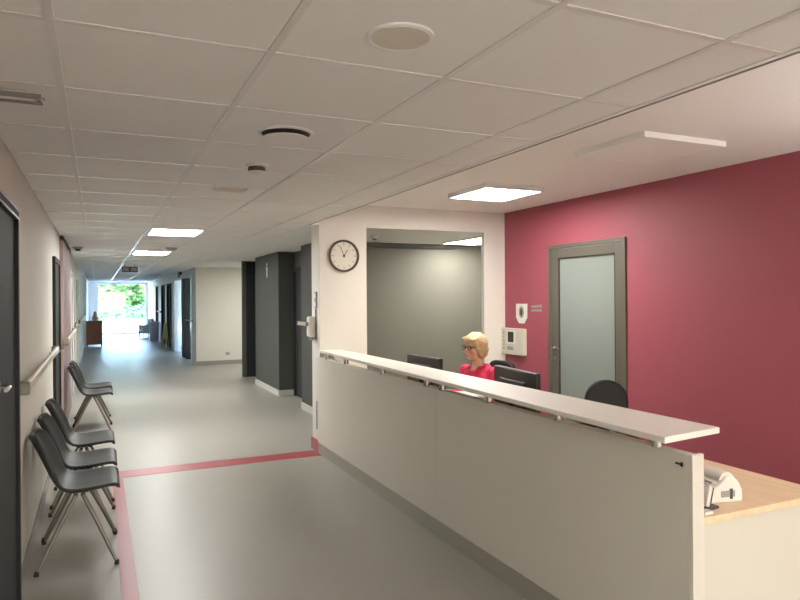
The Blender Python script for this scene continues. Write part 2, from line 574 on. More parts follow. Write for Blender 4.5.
# raspberry wall door
d = thing('door_7', 'frosted glass door in grey-brown frame on the raspberry wall', 'door', (XR, (DY0 + DY1) / 2, 0))
d['kind'] = 'structure'
hw = (DY1 - DY0) / 2
MB().box(-.02, .1, -hw, -hw + .045, 0, DZ).box(-.02, .1, hw - .045, hw, 0, DZ).box(-.02, .1, -hw + .045, hw - .045, DZ - .045, DZ).obj('door_frame', 'doorframe', d, bev=.004)
lf = MB()
a, b = -hw + .05, hw - .05
lf.box(-.012, .04, a, a + .085, .01, DZ - .05)
lf.box(-.012, .04, b - .115, b, .01, DZ - .05)
lf.box(-.012, .04, a + .085, b - .115, DZ - .14, DZ - .05)
lf.box(-.012, .04, a + .085, b - .115, .01, .16)
lf.obj('door_leaf', 'doorframe', d, bev=.004)
gk = MB()
for q in ((a + .085, a + .1, .16, DZ - .14), (b - .13, b - .115, .16, DZ - .14), (a + .1, b - .13, .16, .175), (a + .1, b - .13, DZ - .155, DZ - .14)):
    gk.box(-.008, .03, *q)
gk.obj('gasket', 'gasket', d)
MB().box(.004, .012, a + .1, b - .13, .175, DZ - .155).obj('glass_pane', 'frost', d)
door_handle(d, (-.012, b - .06, 1.075), -1, -1, 'chrome')
MB().lathe([(.024, 0), (.024, .008), (.01, .012)], (-.012, b - .06, .97), 'X').obj('lock_rosette', 'chrome', d)

# far right glazed screen and dark doors
d = thing('door_8', 'glazed corridor doors with dark posts in the far right wall', 'door', (XF, 0, 0))
d['kind'] = 'structure'
MB().box(-.02, .10, 17.2, 17.28, 0, 2.25).box(-.02, .10, 21.3, 21.4, 0, 2.25).box(-.02, .1, 17.28, 21.3, 2.17, 2.25).obj('door_frame', 'cool_wall', d)
MB().box(-.02, .10, 18.30, 18.42, 0, 2.17).obj('post', 'darkdoor', d)
MB().box(-.03, .10, 18.85, 19.25, 0, 2.17).obj('post', 'darkdoor', d)
MB().box(.03, .036, 17.28, 18.30, 0, 2.17).box(.03, .036, 18.42, 18.85, 0, 2.17).box(.03, .036, 19.25, 21.3, 0, 2.17).obj('glass_pane', 'pane', d)
MB().cyl((-.08, 17.0, 1.06), (-.08, 17.9, 1.06), .02).cyl((-.08, 17.1, 1.06), (.0, 17.1, 1.06), .014).cyl((-.08, 17.8, 1.06), (.04, 17.8, 1.06), .014).obj('push_bar', 'darkgrey', d)
for n_, (y0, y1, t) in enumerate(openings[1:]):
    d = thing('door_%d' % (n_ + 9), ['dark door just past the glazed corridor doors', 'second dark door in the far right wall', 'dark door nearest the far window'][n_], 'door', (XF, (y0 + y1) / 2, 0))
    d['kind'] = 'structure'
    hw = (y1 - y0) / 2
    MB().box(.04, .08, -hw + .05, hw - .05, .004, t - .05).obj('door_leaf', 'darkdoor', d)
    MB().box(-.025, .1, -hw, -hw + .05, 0, t).box(-.025, .1, hw - .05, hw, 0, t).box(-.025, .1, -hw + .05, hw - .05, t - .05, t).obj('door_frame', 'darkdoor', d)
# the bright room behind the glazed doors has a window wall of its own
struct(MB().box(5.2, 5.3, YL + .15, 24, 0, .5).box(5.2, 5.3, YL + .15, 24, 2.3, HR).box(2.3, 5.3, 23.9, 24, 0, HR).box(5.2, 5.3, 20.2, 20.35, .5, 2.3).obj('wall_far_room', 'cool_wall'))
sbox('floor_far_room', 'floor', 7.2, 7.3, 17, 18, -.15, 0)
bpy.data.objects.remove(bpy.data.objects['floor_far_room'])

# ------------------------------------------------------------------ reception counter
CX = 2.07
cnt = thing('reception_counter', 'long pale reception counter with raised white shelf', 'counter', (CX, 4.2, 0))
def L(mb, name, mt, parent, org, **k):
    bmesh.ops.translate(mb.bm, verts=mb.bm.verts[:], vec=-Vector(org))
    return mb.obj(name, mt, parent, **k)
O = (CX, 4.2, 0)
L(MB().box(CX, CX + .045, 1.845, 3.931, .115, 1.0, .002), 'front_panel', 'panel', cnt, O)
L(MB().box(CX, CX + .045, 3.935, YP - .002, .115, 1.0, .002), 'front_panel', 'panel', cnt, O)
L(MB().box(CX + .045, CX + .055, 1.845, YP - .002, .0, .998), 'back_panel', 'endpanel', cnt, O)
ep = L(MB().box(CX, CX + .062, 1.825, 1.845, .0, 1.004, .002), 'end_panel', 'endpanel', cnt, O)
ep['label'] = 'lighter end panel of the counter'
L(MB().box(CX + .008, CX + .045, 1.845, YP - .002, 0, .112), 'plinth', 'plinth', cnt, O)['label'] = 'brushed steel plinth'
sh = MB()
sh.prism([(1.975, 1.87), (2.33, 1.915), (2.33, YP - .004), (2.09, YP - .004)], 'Z', 1.048, 1.074)
so = L(sh, 'counter_shelf', 'shelf', cnt, O, bev=.004)
so['label'] = 'white shelf raised on chrome standoffs'
for yy in (2.02, 2.66, 3.30, 3.88, 4.11, 4.90, 5.76, 6.30):
    sx = 2.092 + .0
    s_ = L(MB().cyl((sx, yy, .998), (sx, yy, 1.05), .023).cyl((sx, yy, .998), (sx, yy, 1.004), .026).cyl((sx, yy, 1.044), (sx, yy, 1.05), .026), 'standoff', 'chrome', cnt, O, smooth='auto')
L(MB().box(CX - .004, CX, 1.87, 1.905, .955, .962).box(CX - .006, CX - .001, 1.87, 1.878, .95, .967), 'edge_clip', 'black', cnt, O)

# desk behind the counter
dk = thing('reception_desk', 'light maple desk behind the reception counter', 'desk', (2.5, 4.2, 0))
O = (2.5, 4.2, 0)
L(MB().box(2.135, 2.915, 1.835, 6.2, .722, .750, .002), 'worktop', 'oak', dk, O)['label'] = 'light maple worktop'
L(MB().box(2.137, 2.90, 1.85, 1.875, 0, .722), 'end_panel', 'deskpanel', dk, O)
L(MB().box(2.137, 2.90, 6.17, 6.195, 0, .722), 'end_panel', 'deskpanel', dk, O)
L(MB().box(2.14, 2.16, 1.875, 6.17, .25, .722), 'modesty_panel', 'deskpanel', dk, O)
pd = MB().box(2.35, 2.88, 2.1, 2.52, .06, .70)
ped = L(pd, 'pedestal', 'deskpanel', dk, O)
for k in range(3):
    dr = L(MB().box(2.88, 2.898, 2.11, 2.51, .08 + k * .21, .27 + k * .21, .003), 'drawer', 'deskpanel', dk, O)

# ------------------------------------------------------------------ visitor chairs
def make_chair():
    t = thing('visitor_chair', '', 'chair', (0, 0, 0))
    # shell: profile along x (forward) and z
    prof = [(.098, .432), (.105, .452), (.085, .468), (.02, .462), (-.06, .452), (-.14, .448), (-.195, .462), (-.232, .500), (-.258, .560), (-.285, .64), (-.312, .72), (-.338, .79), (-.358, .835), (-.372, .852)]
    wid = [.19, .212, .226, .235, .24, .24, .238, .236, .236, .234, .228, .212, .175, .11]
    n = 12
    b = MB()
    rows = []
    for i, ((px, pz), hwid) in enumerate(zip(prof, wid)):
        row = []
        sb = min(1, max(0, (i - 5) / 4))
        for k in range(n + 1):
            u = -1 + 2 * k / n
            edge = abs(u) ** 3
            x = px + (.045 * edge * sb)
            z = pz + (.028 * edge * (1 - sb)) * (1 if i > 1 else .2)
            row.append(b.bm.verts.new((x * 1.06 + .012, u * hwid, z if z < .46 else .46 + (z - .46) * .84)))
        rows.append(row)
    for r0, r1 in zip(rows, rows[1:]):
        for k in range(n):
            b.bm.faces.new((r0[k], r0[k + 1], r1[k + 1], r1[k]))
    sh = b.obj('seat_shell', 'plastic', t, smooth=True)
    md = sh.modifiers.new('sub', 'SUBSURF')
    md.levels = md.render_levels = 1
    md = sh.modifiers.new('thick', 'SOLIDIFY')
    md.thickness = .020
    md.offset = -1
    # under-seat frame
    fr = MB()
    fr.tube([(-.13, -.2, .425), (-.13, .2, .425)], .013)
    fr.tube([(-.09, -.2, .425), (-.09, .2, .425)], .013)
    fr.box(-.16, -.06, -.15, .15, .428, .44)
    fr.obj('seat_frame', 'darkgrey', t, smooth='auto')
    for s in (-1, 1):
        for ax, fx in ((-.13, -.335), (-.09, .098)):
            lg = MB().tube([(ax, s * .19, .425), (ax + (fx - ax) * .5, s * .235, .225), (fx, s * .278, .012)], [.0125, .0115, .010], 12).obj('leg', 'legmetal', t, smooth='auto')
            MB().cyl((fx - .002, s * .279, .0), (fx, s * .278, .028), .0145, .012).obj('rubber_foot', 'rubber', lg, smooth='auto')
    return t

ch0 = make_chair()
spots = [(0.0, 4.66), (0.0, 5.26), (0.0, 6.02), (0.045, 9.0), (0.045, 9.65)]
labs = ['charcoal plastic visitor chair nearest the camera, first in the row of three',
        'charcoal plastic visitor chair in the middle of the row of three by left wall',
        'charcoal plastic visitor chair last in the row of three, beside the dark door',
        'nearer charcoal chair of the separate far pair along the left wall',
        'farther charcoal chair of the separate far pair, beside the mauve wall']
for i, (x, y) in enumerate(spots):
    o = ch0 if i == 0 else copy_tree(ch0)
    o.location = (x, y, 0)
    o.rotation_euler = (0, 0, random.uniform(-.015, .015))
    o['label'] = labs[i]
    o['group'] = 'visitor chairs along the left wall'

# ------------------------------------------------------------------ handrails
def handrail(y0, y1, label):
    zc = 1.135
    t = thing('handrail', label, 'handrail', (XL, (y0 + y1) / 2, zc), group='wall handrails')
    h = (y1 - y0) / 2
    MB().box(.035, .066, -h, h, -.026, .030, .012, 3).obj('rail', 'handrail', t, smooth='auto')
    for s in (-1, 1):
        MB().box(.0, .068, s * h - .02, s * h + .02, -.037, .037, .008).obj('end_cap', 'bracket', t)
    nb = max(2, int((y1 - y0) / 1.2))
    for k in range(nb):
        yy = -h + .3 + (2 * h - .6) * k / (nb - 1)
        MB().box(0, .04, yy - .02, yy + .02, -.05, -.01).cyl((0, yy, -.03), (.006, yy, -.03), .03).obj('bracket', 'bracket', t)
    return t
handrail(4.13, 7.15, 'pale handrail on the cream wall above the near chairs')
t = handrail(8.5, 11.5, 'pale handrail crossing the mauve wall panel')
for o in [t] + list(t.children):
    pass
t.location.x = XL + .035
handrail(12.8, 14.1, 'short pale handrail between the two grey doors')
handrail(15.6, 23.6, 'long pale handrail farthest along the left wall')
# far right handrail
t = handrail(25.9, 27.3, 'pale handrail on the far right wall between dark doors')
t.location.x = XF
t.rotation_euler = (0, 0, PI)
t = handrail(0, .42, 'short pale rail on the dark wall beside the clock pillar')
t.location = (DX, 9.10, 1.25)
t.rotation_euler = (0, 0, PI)

# ------------------------------------------------------------------ clock on the pillar
ck = thing('wall_clock', 'round brown-rimmed wall clock high on the white pillar', 'clock', (2.365, YP, 2.06))
MB().lathe([(.165, 0), (.172, .02), (.170, .036), (.158, .042), (.148, .034), (.146, .02)], (0, 0, 0), 'Y', 48).obj('rim', 'brown_rim', ck, smooth='auto')
MB().lathe([(.147, .0), (.147, .022)], (0, 0, 0), 'Y', 48).obj('dial', 'clockface', ck)
for k in range(12):
    mk = MB()
    a = 2 * PI * k / 12
    mxx = Matrix.Rotation(-a, 4, 'Y')
    mk.box(-.004, .004, -.0235, -.021, .112, .132 if k % 3 else .135, mx=mxx)
    mk.obj('hour_mark', 'handgrey', ck)
MB().box(-.006, .006, -.027, -.025, -.015, .075, mx=Matrix.Rotation(math.radians(32), 4, 'Y')).obj('hour_hand', 'handgrey', ck)
MB().box(-.004, .004, -.030, -.028, -.02, .115, mx=Matrix.Rotation(math.radians(-22), 4, 'Y')).obj('minute_hand', 'handgrey', ck)
MB().lathe([(.011, .02), (.011, .033)], (0, 0, 0), 'Y', 16).obj('hub', 'darkgrey', ck)

# pillar side fittings
sw = thing('light_switch', 'pair of white light switches stacked on the pillar side', 'switch', (2.10, YP + .12, 1.60))
for k, z in enumerate((0.04, -.05)):
    p = MB().box(-.012, 0, -.042, .042, z - .042, z + .042, .004).obj('switch_plate', 'grey', sw)
    MB().box(-.017, -.012, -.028, .028, z - .028, z + .028, .002).obj('rocker', 'white', p)
ds = thing('soap_dispenser', 'white sanitiser dispenser on the side of the clock pillar', 'dispenser', (2.10, YP + .18, 1.20))
MB().box(-.075, 0, -.055, .055, .0, .22, .02, 3).obj('body', 'white', ds, smooth='auto')
MB().box(-.055, -.015, -.03, .03, -.03, 0, .006).obj('nozzle', 'grey', ds)
MB().box(-.079, -.074, -.025, .025, .12, .16).obj('window_slot', 'darkgrey', ds)
MB().box(-.012, .0, -.07, -.056, -.02, .30).obj('mounting_plate', 'bracket', ds)
vg = thing('vent_grille', 'small grey vent grille low on the pillar side', 'vent', (2.10, YP + .07, .38))
MB().box(-.010, 0, -.05, .05, -.15, .15, .003).obj('frame', 'grey', vg)
gr = MB()
for k in range(9):
    gr.box(-.014, -.010, -.04, .04, -.13 + k * .03, -.118 + k * .03)
gr.obj('slat', 'bracket', vg)

# pictogram sign on the dark wall
sg = thing('restroom_sign', 'small white person pictogram sign on the dark wall', 'sign', (DX, 11.46, 2.11))
pg = MB()
pg.lathe([(.03, 0), (.03, .006)], (-.0, 0, .10), 'X', 20)
pg.prism([(-.05, .06), (.05, .06), (.05, -.02), (.03, -.02), (.03, -.13), (-.03, -.13), (-.03, -.02), (-.05, -.02)], 'X', -.006, 0)
pg.obj('pictogram', 'white', sg)

# lobby wall switch and socket
tag(MB().box(2.82, 2.89, YL - .012, YL, 1.38, 1.46, .004).box(2.835, 2.875, YL - .017, YL - .012, 1.395, 1.445).obj('light_switch', 'offwhite'), 'small light switch on the cream lobby wall', 'switch')
tag(MB().box(2.85, 2.94, YL - .012, YL, .22, .30, .004).cyl((2.895, YL - .014, .26), (2.895, YL - .011, .26), .025).obj('wall_socket', 'grey'), 'low wall socket on the cream lobby wall', 'socket')

# ------------------------------------------------------------------ things on the raspberry wall
bx = thing('wall_terminal', 'ivory wall box with a small dark window beside the frosted door', 'terminal', (XR, 6.36, 1.10))
MB().box(-.06, 0, -.215, .215, -.155, .15, .008).obj('body', 'offwhite', bx)
MB().box(-.064, -.06, -.045, .075, -.01, .11, .002).obj('display', 'black', bx)
MB().box(-.066, -.06, -.07, .10, -.03, -.01).box(-.066, -.06, -.07, .10, .11, .13).box(-.066, -.06, -.07, -.045, -.01, .11).box(-.066, -.06, .075, .10, -.01, .11).obj('bezel', 'white', bx)
for k in range(5):
    MB().box(-.064, -.06, .15, .17, -.10 + k * .045, -.075 + k * .045).obj('button', 'grey', bx)
MB().box(-.063, -.06, -.03, .09, -.10, -.06).obj('card_slot', 'grey', bx)
sg = thing('wall_sign', 'small white shield-shaped sign with a grey oval on raspberry wall', 'sign', (XR, 6.24, 1.425))
MB().prism([(-.105, .11), (.105, .11), (.105, -.05), (.05, -.115), (-.05, -.115), (-.105, -.05)], 'X', -.008, 0).obj('plate', 'white', sg)
MB().ball((-.008, 0, .015), .05, (.06, 1.0, 1.35)).obj('emblem', 'grey', sg)
MB().ball((-.010, 0, .015), .028, (.08, 1.0, 1.6)).obj('emblem_center', 'darkgrey', sg)
lt = thing('wall_lettering', 'two short lines of grey lettering beside the shield-shaped sign', 'lettering', (XR, 5.95, 1.485))
q1, q2 = MB(), MB()
x = .11
for k in range(9):
    ww = random.uniform(.012, .022)
    q1.box(-.004, 0, x - ww, x, .008, .036 + random.uniform(-.006, .006))
    x -= ww + .006
x = .11
for k in range(11):
    ww = random.uniform(.010, .018)
    q2.box(-.004, 0, x - ww, x, -.035, -.010 + random.uniform(-.005, .005))
    x -= ww + .005
q1.obj('text_line', 'grey', lt)
q2.obj('text_line', 'grey', lt)

# ------------------------------------------------------------------ ceiling fixtures
def panel_light(x0, x1, y0, y1, z, lamp, label, depth=.045, group=None):
    t = thing('ceiling_light', label, 'ceiling light', ((x0 + x1) / 2, (y0 + y1) / 2, z), group=group)
    a, b = (x1 - x0) / 2, (y1 - y0) / 2
    fr = MB()
    fw = .022
    fr.box(-a, -a + fw, -b, b, -depth, 0).box(a - fw, a, -b, b, -depth, 0).box(-a + fw, a - fw, -b, -b + fw, -depth, 0).box(-a + fw, a - fw, b - fw, b, -depth, 0)
    fr.obj('frame', 'plaster' if lamp == 'plaster' else 'rail', t)
    MB().box(-a + fw, a - fw, -b + fw, b - fw, -depth + .002, -.005).obj('diffuser', lamp, t)
    return t
panel_light(3.06, 3.68, 4.86, 5.54, HR, 'lamp_on', 'lit square ceiling panel above the reception desk')
un = panel_light(2.99, 3.69, 2.97, 3.60, HR, 'plaster', 'unlit square ceiling panel nearer the camera over reception', .035)
panel_light(0.52, 1.08, 7.48, 8.26, H, 'lamp_corr', 'nearer lit ceiling panel in the corridor', .012)
panel_light(0.52, 1.08, 11.05, 11.95, H, 'lamp_corr', 'farther lit ceiling panel in the corridor', .012)
panel_light(4.85, 5.45, 7.85, 9.0, 2.46, 'lamp_back', 'lit ceiling panel in the back office seen through the opening', .02)
for x0, y0 in ((0.52, -1.4), (2.75, -1.6), (0.52, 15.5), (0.52, 20.5)):  # unseen rear panels added as fill light
    if y0 < 0:
        panel_light(x0, x0 + .56, y0, y0 + .6, H if x0 < 2 else HR, 'lamp_rear_fill', ['unseen lit panel added in corridor ceiling behind the camera', 'unseen lit panel added over reception behind the camera'][x0 > 2], .012)

def uplighter(loc, power, label):  # unseen standing lamps added only to brighten the ceiling
    t = thing('fill_floor_lamp', label, 'lamp', loc, group='added fill uplighters')
    MB().lathe([(.15, 0), (.15, .02), (.03, .035)], n=28).obj('base', 'steel', t, smooth='auto')
    MB().cyl((0, 0, .03), (0, 0, 1.62), .014).obj('pole', 'steel', t, smooth='auto')
    MB().lathe([(.02, 1.60), (.12, 1.66), (.19, 1.76), (.18, 1.76), (.11, 1.67), (.02, 1.615)], n=32).obj('lamp_shade', 'white', t, smooth='auto')
    l = bpy.data.lights.new('fill_uplight', 'AREA')
    l.shape = 'DISK'
    l.size = .2
    l.energy = power
    l.color = (1.0, .985, .93)
    o = bpy.data.objects.new('fill_bulb', l)
    COL.objects.link(o)
    o.parent = t
    o.location = (0, 0, 1.72)
    o.rotation_euler = (PI, 0, 0)
uplighter((4.05, .75, 0), 19, 'unseen uplighter added in the reception corner to brighten the ceiling')
uplighter((.35, -1.9, 0), 26, 'unseen uplighter added behind the camera to brighten the corridor ceiling')
panel_light(3.5, 4.1, 14.5, 15.1, H, 'lamp_corr', 'unseen lit panel added in the side lobby behind the dark wall', .012)  # hidden panel added to brighten the lobby wall and floor
sp = thing('ceiling_speaker', 'round flat speaker in the tile nearest the camera', 'speaker', (.805, 1.735, H))
MB().lathe([(.098, 0), (.098, -.006), (.088, -.010), (.084, -.007)], n=40).obj('ring', 'tile', sp, smooth='auto')
MB().lathe([(.083, 0), (.083, -.0095)], n=40).obj('speaker_grille', 'offwhite', sp)
vt = thing('ceiling_vent', 'round ceiling vent with a dark slot, beyond the speaker', 'vent', (.79, 2.965, H))
MB().lathe([(.130, 0), (.130, -.004), (.114, -.008), (.109, -.004)], n=40).obj('ring', 'tile', vt, smooth='auto')
MB().lathe([(.111, 0), (.111, -.0055)], n=40).obj('slot', 'black', vt)
MB().lathe([(.02, -.002), (.02, -.022), (.103, -.024), (.106, -.029), (.02, -.034)], n=40).obj('disc', 'tile', vt, smooth='auto')
sd = thing('smoke_detector', 'small dark-banded smoke detector past the round vent', 'detector', (.825, 3.735, H))
MB().lathe([(.062, 0), (.062, -.012), (.05, -.016)], n=28).obj('base', 'white', sd, smooth='auto')
MB().lathe([(.047, -.014), (.05, -.03), (.047, -.042)], n=28).obj('chamber', 'darkgrey', sd, smooth='auto')
MB().lathe([(.05, -.041), (.044, -.05), (.02, -.056)], n=28).obj('cap', 'white', sd, smooth='auto')
tag(MB().box(.72, .94, 4.52, 4.66, H - .018, H, .005).box(.75, .91, 4.55, 4.63, H - .024, H - .018).obj('emergency_light', 'offwhite'), 'slim rectangular emergency light past the smoke detector', 'light')
tk = thing('strip_fixture', 'slim metal strip fixture on the ceiling at the upper left edge', 'fixture', (-.285, 2.80, H))
MB().box(-.12, .10, -.055, .055, -.012, 0, .004).obj('body', 'tile', tk)
MB().box(-.12, .10, -.06, -.045, -.022, -.006).box(-.12, .10, .03, .045, -.02, -.006).obj('rail', 'bracket', tk)
MB().ball((.095, -.03, -.018), .018, (1, 1, .6)).obj('end_knob', 'chrome', tk, smooth=True)
sd2 = thing('smoke_detector', 'tiny detector on the back office ceiling', 'detector', (3.43, 8.27, 2.46))
MB().lathe([(.055, 0), (.055, -.02), (.035, -.045)], n=24).obj('base', 'white', sd2, smooth='auto')
MB().lathe([(.03, -.04), (.025, -.06)], n=20).obj('chamber', 'darkgrey', sd2, smooth='auto')
sd3 = thing('smoke_detector', 'dark detector on the ceiling strip along the left wall', 'detector', (-.26, 10.6, H))
MB().lathe([(.07, 0), (.07, -.02), (.05, -.03)], n=24).obj('base', 'grey', sd3, smooth='auto')
MB().lathe([(.045, -.028), (.03, -.06)], n=24).obj('chamber', 'darkgrey', sd3, smooth='auto')
sd4 = thing('smoke_detector', 'detector beside the farther lit corridor panel', 'detector', (1.0, 10.3, H))
MB().lathe([(.08, 0), (.08, -.02), (.05, -.04)], n=24).obj('base', 'grey', sd4, smooth='auto')
es = thing('exit_sign', 'dark hanging sign box under the far corridor ceiling', 'sign', (.64, 15.6, H))
MB().box(-.16, .16, -.03, .03, -.17, -.05, .01).obj('box', 'darkgrey', es)
MB().cyl((-.1, 0, -.05), (-.1, 0, 0), .008).obj('hanger', 'grey', es)
MB().cyl((.1, 0, -.05), (.1, 0, 0), .008).obj('hanger', 'grey', es)
MB().box(-.14, -.02, -.034, -.03, -.15, -.07).box(.02, .14, -.034, -.03, -.15, -.07).obj('face', 'grey', es)
al = thing('alarm_box', 'small dark device above the glazed corridor doors', 'alarm', (XF, 19.6, 2.34))
MB().box(-.06, 0, -.2, .2, -.05, .05, .01).obj('body', 'darkgrey', al)
MB().cyl((-.06, 0, -.05), (-.06, 0, -.12), .02).obj('sensor', 'darkgrey', al)

# ------------------------------------------------------------------ far end furniture
cb = thing('cabinet', 'reddish brown wooden cabinet at the far end of corridor', 'cabinet', (-.12, 24.7, 0))
MB().box(-.25, .25, -.2, .2, .08, .86).obj('body', 'redwood', cb)
MB().box(-.265, .265, -.215, .215, .86, .89).obj('top', 'redwood', cb)
for s in (-1, 1):
    dd = MB().box(s * .125 - .118, s * .125 + .118, -.215, -.2, .12, .84, .003).obj('door', 'redwood', cb)
    MB().ball((s * .02, -.225, .5), .012).obj('knob', 'steel', dd)
for sx in (-1, 1):
    for sy in (-1, 1):
        MB().box(sx * .22 - .02, sx * .22 + .02, sy * .17 - .02, sy * .17 + .02, 0, .08).obj('leg', 'redwood', cb)
vs_ = thing('vase', 'salmon round vase standing on the reddish cabinet', 'vase', (-.10, 24.7, .89))
MB().lathe([(.05, 0), (.09, .04), (.10, .10), (.06, .17), (.05, .22), (.06, .25)], n=24).obj('body', 'salmon', vs_, smooth=True)
bk = MB()
bk.cyl((0, 0, .2), (0, 0, .32), .06, .02)
bk.obj('lid', 'salmon', vs_, smooth='auto')
fc = thing('armchair', 'small grey armchair on the right in front of the far window', 'chair', (1.82, 29.6, 0), .3)
fc.scale = (.75, .75, .85)
MB().box(-.3, .3, -.3, .3, .28, .45, .04).obj('seat', 'padded', fc)
MB().box(.2, .34, -.3, .3, .45, .92, .04).obj('backrest', 'padded', fc)
for s in (-1, 1):
    MB().box(-.28, .3, s * .32 - .04, s * .32 + .04, .2, .62, .02).obj('armrest', 'padded', fc)
    for x in (-.25, .28):
        MB().cyl((x, s * .28, 0), (x, s * .28, .28), .02).obj('leg', 'darkgrey', fc)
bn = thing('laundry_bin', 'tall lavender bin on the right before the far window', 'bin', (1.96, 26.9, 0))
bn.scale = (.72, .72, .85)
MB().lathe([(.18, .0), (.22, .05), (.24, .75), (.25, .78)], n=24).obj('body', 'lavender', bn, smooth='auto')
MB().lathe([(.255, .775), (.25, .84), (.08, .90)], n=24).obj('lid', 'lavender', bn, smooth='auto')
ws = thing('floor_sign', 'pale yellow folding floor sign by the far right wall', 'sign', (2.03, 23.2, 0), .2)
ws.scale = (.62, .62, .95)
for s in (-1, 1):
    b = MB()
    b.prism([(-.15, 0), (-.12, 0), (-.09, .30), (.09, .30), (.12, 0), (.15, 0), (.085, .84), (-.085, .84)], 'Y', -.012, .012)
    bmesh.ops.transform(b.bm, matrix=Matrix.Translation((0, s * .17, 0)) @ Matrix.Rotation(s * .2, 4, 'X'), verts=b.bm.verts[:])
    b.obj('sign_leaf', 'yellow', ws)
MB().box(-.05, .05, -.03, .03, .82, .87, .01).obj('carry_grip', 'yellow', ws)

# ------------------------------------------------------------------ monitors, devices, papers on the desk
def monitor(loc, rz, label, w=.56, h=.33):
    # local: back faces -x
    t = thing('monitor', label, 'monitor', loc, rz, 'monitors on the reception desk')
    z0 = .06
    MB().box(-.022, .016, -w / 2, w / 2, z0, z0 + h, .006).box(-.04, -.02, -w * .3, w * .3, z0 + .05, z0 + h - .07, .008).obj('housing', 'black', t)
    MB().box(.016, .018, -w / 2 + .012, w / 2 - .012, z0 + .015, z0 + h - .012).obj('screen', 'screen', t)
    MB().box(-.07, -.035, -.03, .03, .01, z0 + .2, .006).obj('stand', 'black', t)
    MB().box(-.12, .09, -.12, .12, 0, .012, .004).obj('base', 'black', t)
    return t
monitor((2.56, 3.70, .75), math.radians(-6), 'black monitor on the desk to the right of the pink-shirted person', .58, .32)
monitor((2.56, 5.07, .75), math.radians(3), 'black monitor on the desk in front of the olive wall', .56, .30)

ph = thing('desk_phone', 'white card terminal with rounded hood on the maple desk', 'terminal', (2.385, 2.0, .75), math.radians(-12))
ph.scale = (.82, .82, .86)
b = MB()
b.prism([(-.11, 0), (.11, 0), (.11, .06), (.085, .105), (.05, .135), (.015, .128), (-.03, .09), (-.11, .05)], 'Y', -.09, .09)
b.obj('body', 'white', ph, bev=.012)
MB().box(-.02, .06, -.094, -.09, .03, .06).obj('paper_slot', 'grey', ph)
MB().box(.03, .045, -.096, -.092, .02, .07).obj('switch', 'darkgrey', ph)
b = MB()
b.lathe([(.045, -.07), (.048, 0), (.045, .07)], (.03, 0, .10), 'Y', 24)
b.obj('hood', 'white', ph, smooth='auto')
kp = MB()
for i in range(4):
    for j in range(3):
        kp.box(-.095 + i * .018, -.083 + i * .018, -.04 + j * .028, -.02 + j * .028, .055 + i * .008, .064 + i * .009)
kp.obj('key', 'grey', ph)
cd = thing('card_reader', 'small white handset propped next to the white terminal', 'handset', (2.240, 1.925, .75), .1)
mxx = Matrix.Translation((0, 0, .01)) @ Matrix.Rotation(math.radians(18), 4, 'Y')
MB().box(-.022, .0, -.032, .032, 0, .085, .006, mx=mxx).obj('handset', 'white', cd)
MB().box(.0, .006, -.032, .032, 0, .08, .002, mx=mxx).obj('rear_shell', 'darkgrey', cd)
MB().box(-.035, .05, -.04, .04, 0, .012, .003).obj('base', 'darkgrey', cd)
tag(MB().box(2.17, 2.215, 1.852, 1.888, .75, .763, .003).obj('eraser', 'white'), 'tiny white block on the desk corner behind the counter end', 'block')
pt = thing('paper_tray', 'white stacked letter tray of papers beside the right monitor', 'tray', (2.45, 4.22, .75))
for k in range(3):
    MB().box(-.11, .11, -.16, .16, k * .06, k * .06 + .006).box(-.11, -.105, -.16, .16, k * .06 + .006, k * .06 + .045).box(.105, .11, -.16, .16, k * .06 + .006, k * .06 + .06).obj('tray_shelf', 'white', pt)
    MB().box(-.10, .10, -.148, .148, k * .06 + .006, k * .06 + .03).obj('paper_sheets', 'paper', pt)
kb = thing('keyboard', 'black keyboard on the desk in front of the pink-shirted person', 'keyboard', (2.74, 5.1, .75))
MB().box(-.07, .07, -.21, .21, 0, .018, .004).obj('body', 'black', kb)
kk = MB()
for i in range(5):
    for j in range(14):
        kk.box(-.06 + i * .025, -.04 + i * .025, -.2 + j * .0287, -.178 + j * .0287, .018, .023)
kk.obj('key', 'darkgrey', kb)

# ------------------------------------------------------------------ office chairs
def office_chair(loc, rz, label, top=1.0, round_back=True):
    t = thing('office_chair', label, 'chair', loc, rz, 'office chairs behind the counter')
    # faces local -x
    sd_ = MB().box(-.24, .24, -.24, .24, .44, .52, .035, 3).obj('seat', 'blackleather', t, smooth='auto')
    b = MB()
    hh = top - .58
    n = 20
    pts = []
    for k in range(n + 1):
        a = PI * k / n
        pts.append((.172 * math.cos(a) if round_back else .21 * math.copysign(abs(math.cos(a)) ** .45, math.cos(a)), top - .2 + .2 * math.sin(a) ** .8))
    pts = [(.17, .58)] + pts + [(-.17, .58)]
    b.prism(pts, 'X', .20, .265)
    o = b.obj('backrest', 'blackleather', t, bev=.022)
    o.modifiers['bevel'].segments = 4
    MB().box(.27, .295, -.04, .04, .40, .75, .006).box(.0, .29, -.04, .04, .40, .43, .006).obj('back_bracket', 'black', t)
    MB().cyl((0, 0, .10), (0, 0, .44), .028).obj('gas_column', 'steel', t, smooth='auto')
    for k in range(5):
        a = 2 * PI * k / 5
        lg = MB().tube([(0, 0, .12), (.29 * math.cos(a), .29 * math.sin(a), .07)], [.028, .018], 8).obj('base_leg', 'black', t)
        MB().cyl((.29 * math.cos(a) - .01 * math.sin(a), .29 * math.sin(a) + .01 * math.cos(a), .03), (.29 * math.cos(a) + .01 * math.sin(a), .29 * math.sin(a) - .01 * math.cos(a), .03), .03).obj('caster', 'black', lg)
    for s in (-1, 1):
        MB().box(-.12, .16, s * .28 - .025, s * .28 + .025, .66, .69, .01).box(.0, .03, s * .28 - .012, s * .28 + .012, .47, .66).obj('armrest', 'black', t)
    return t
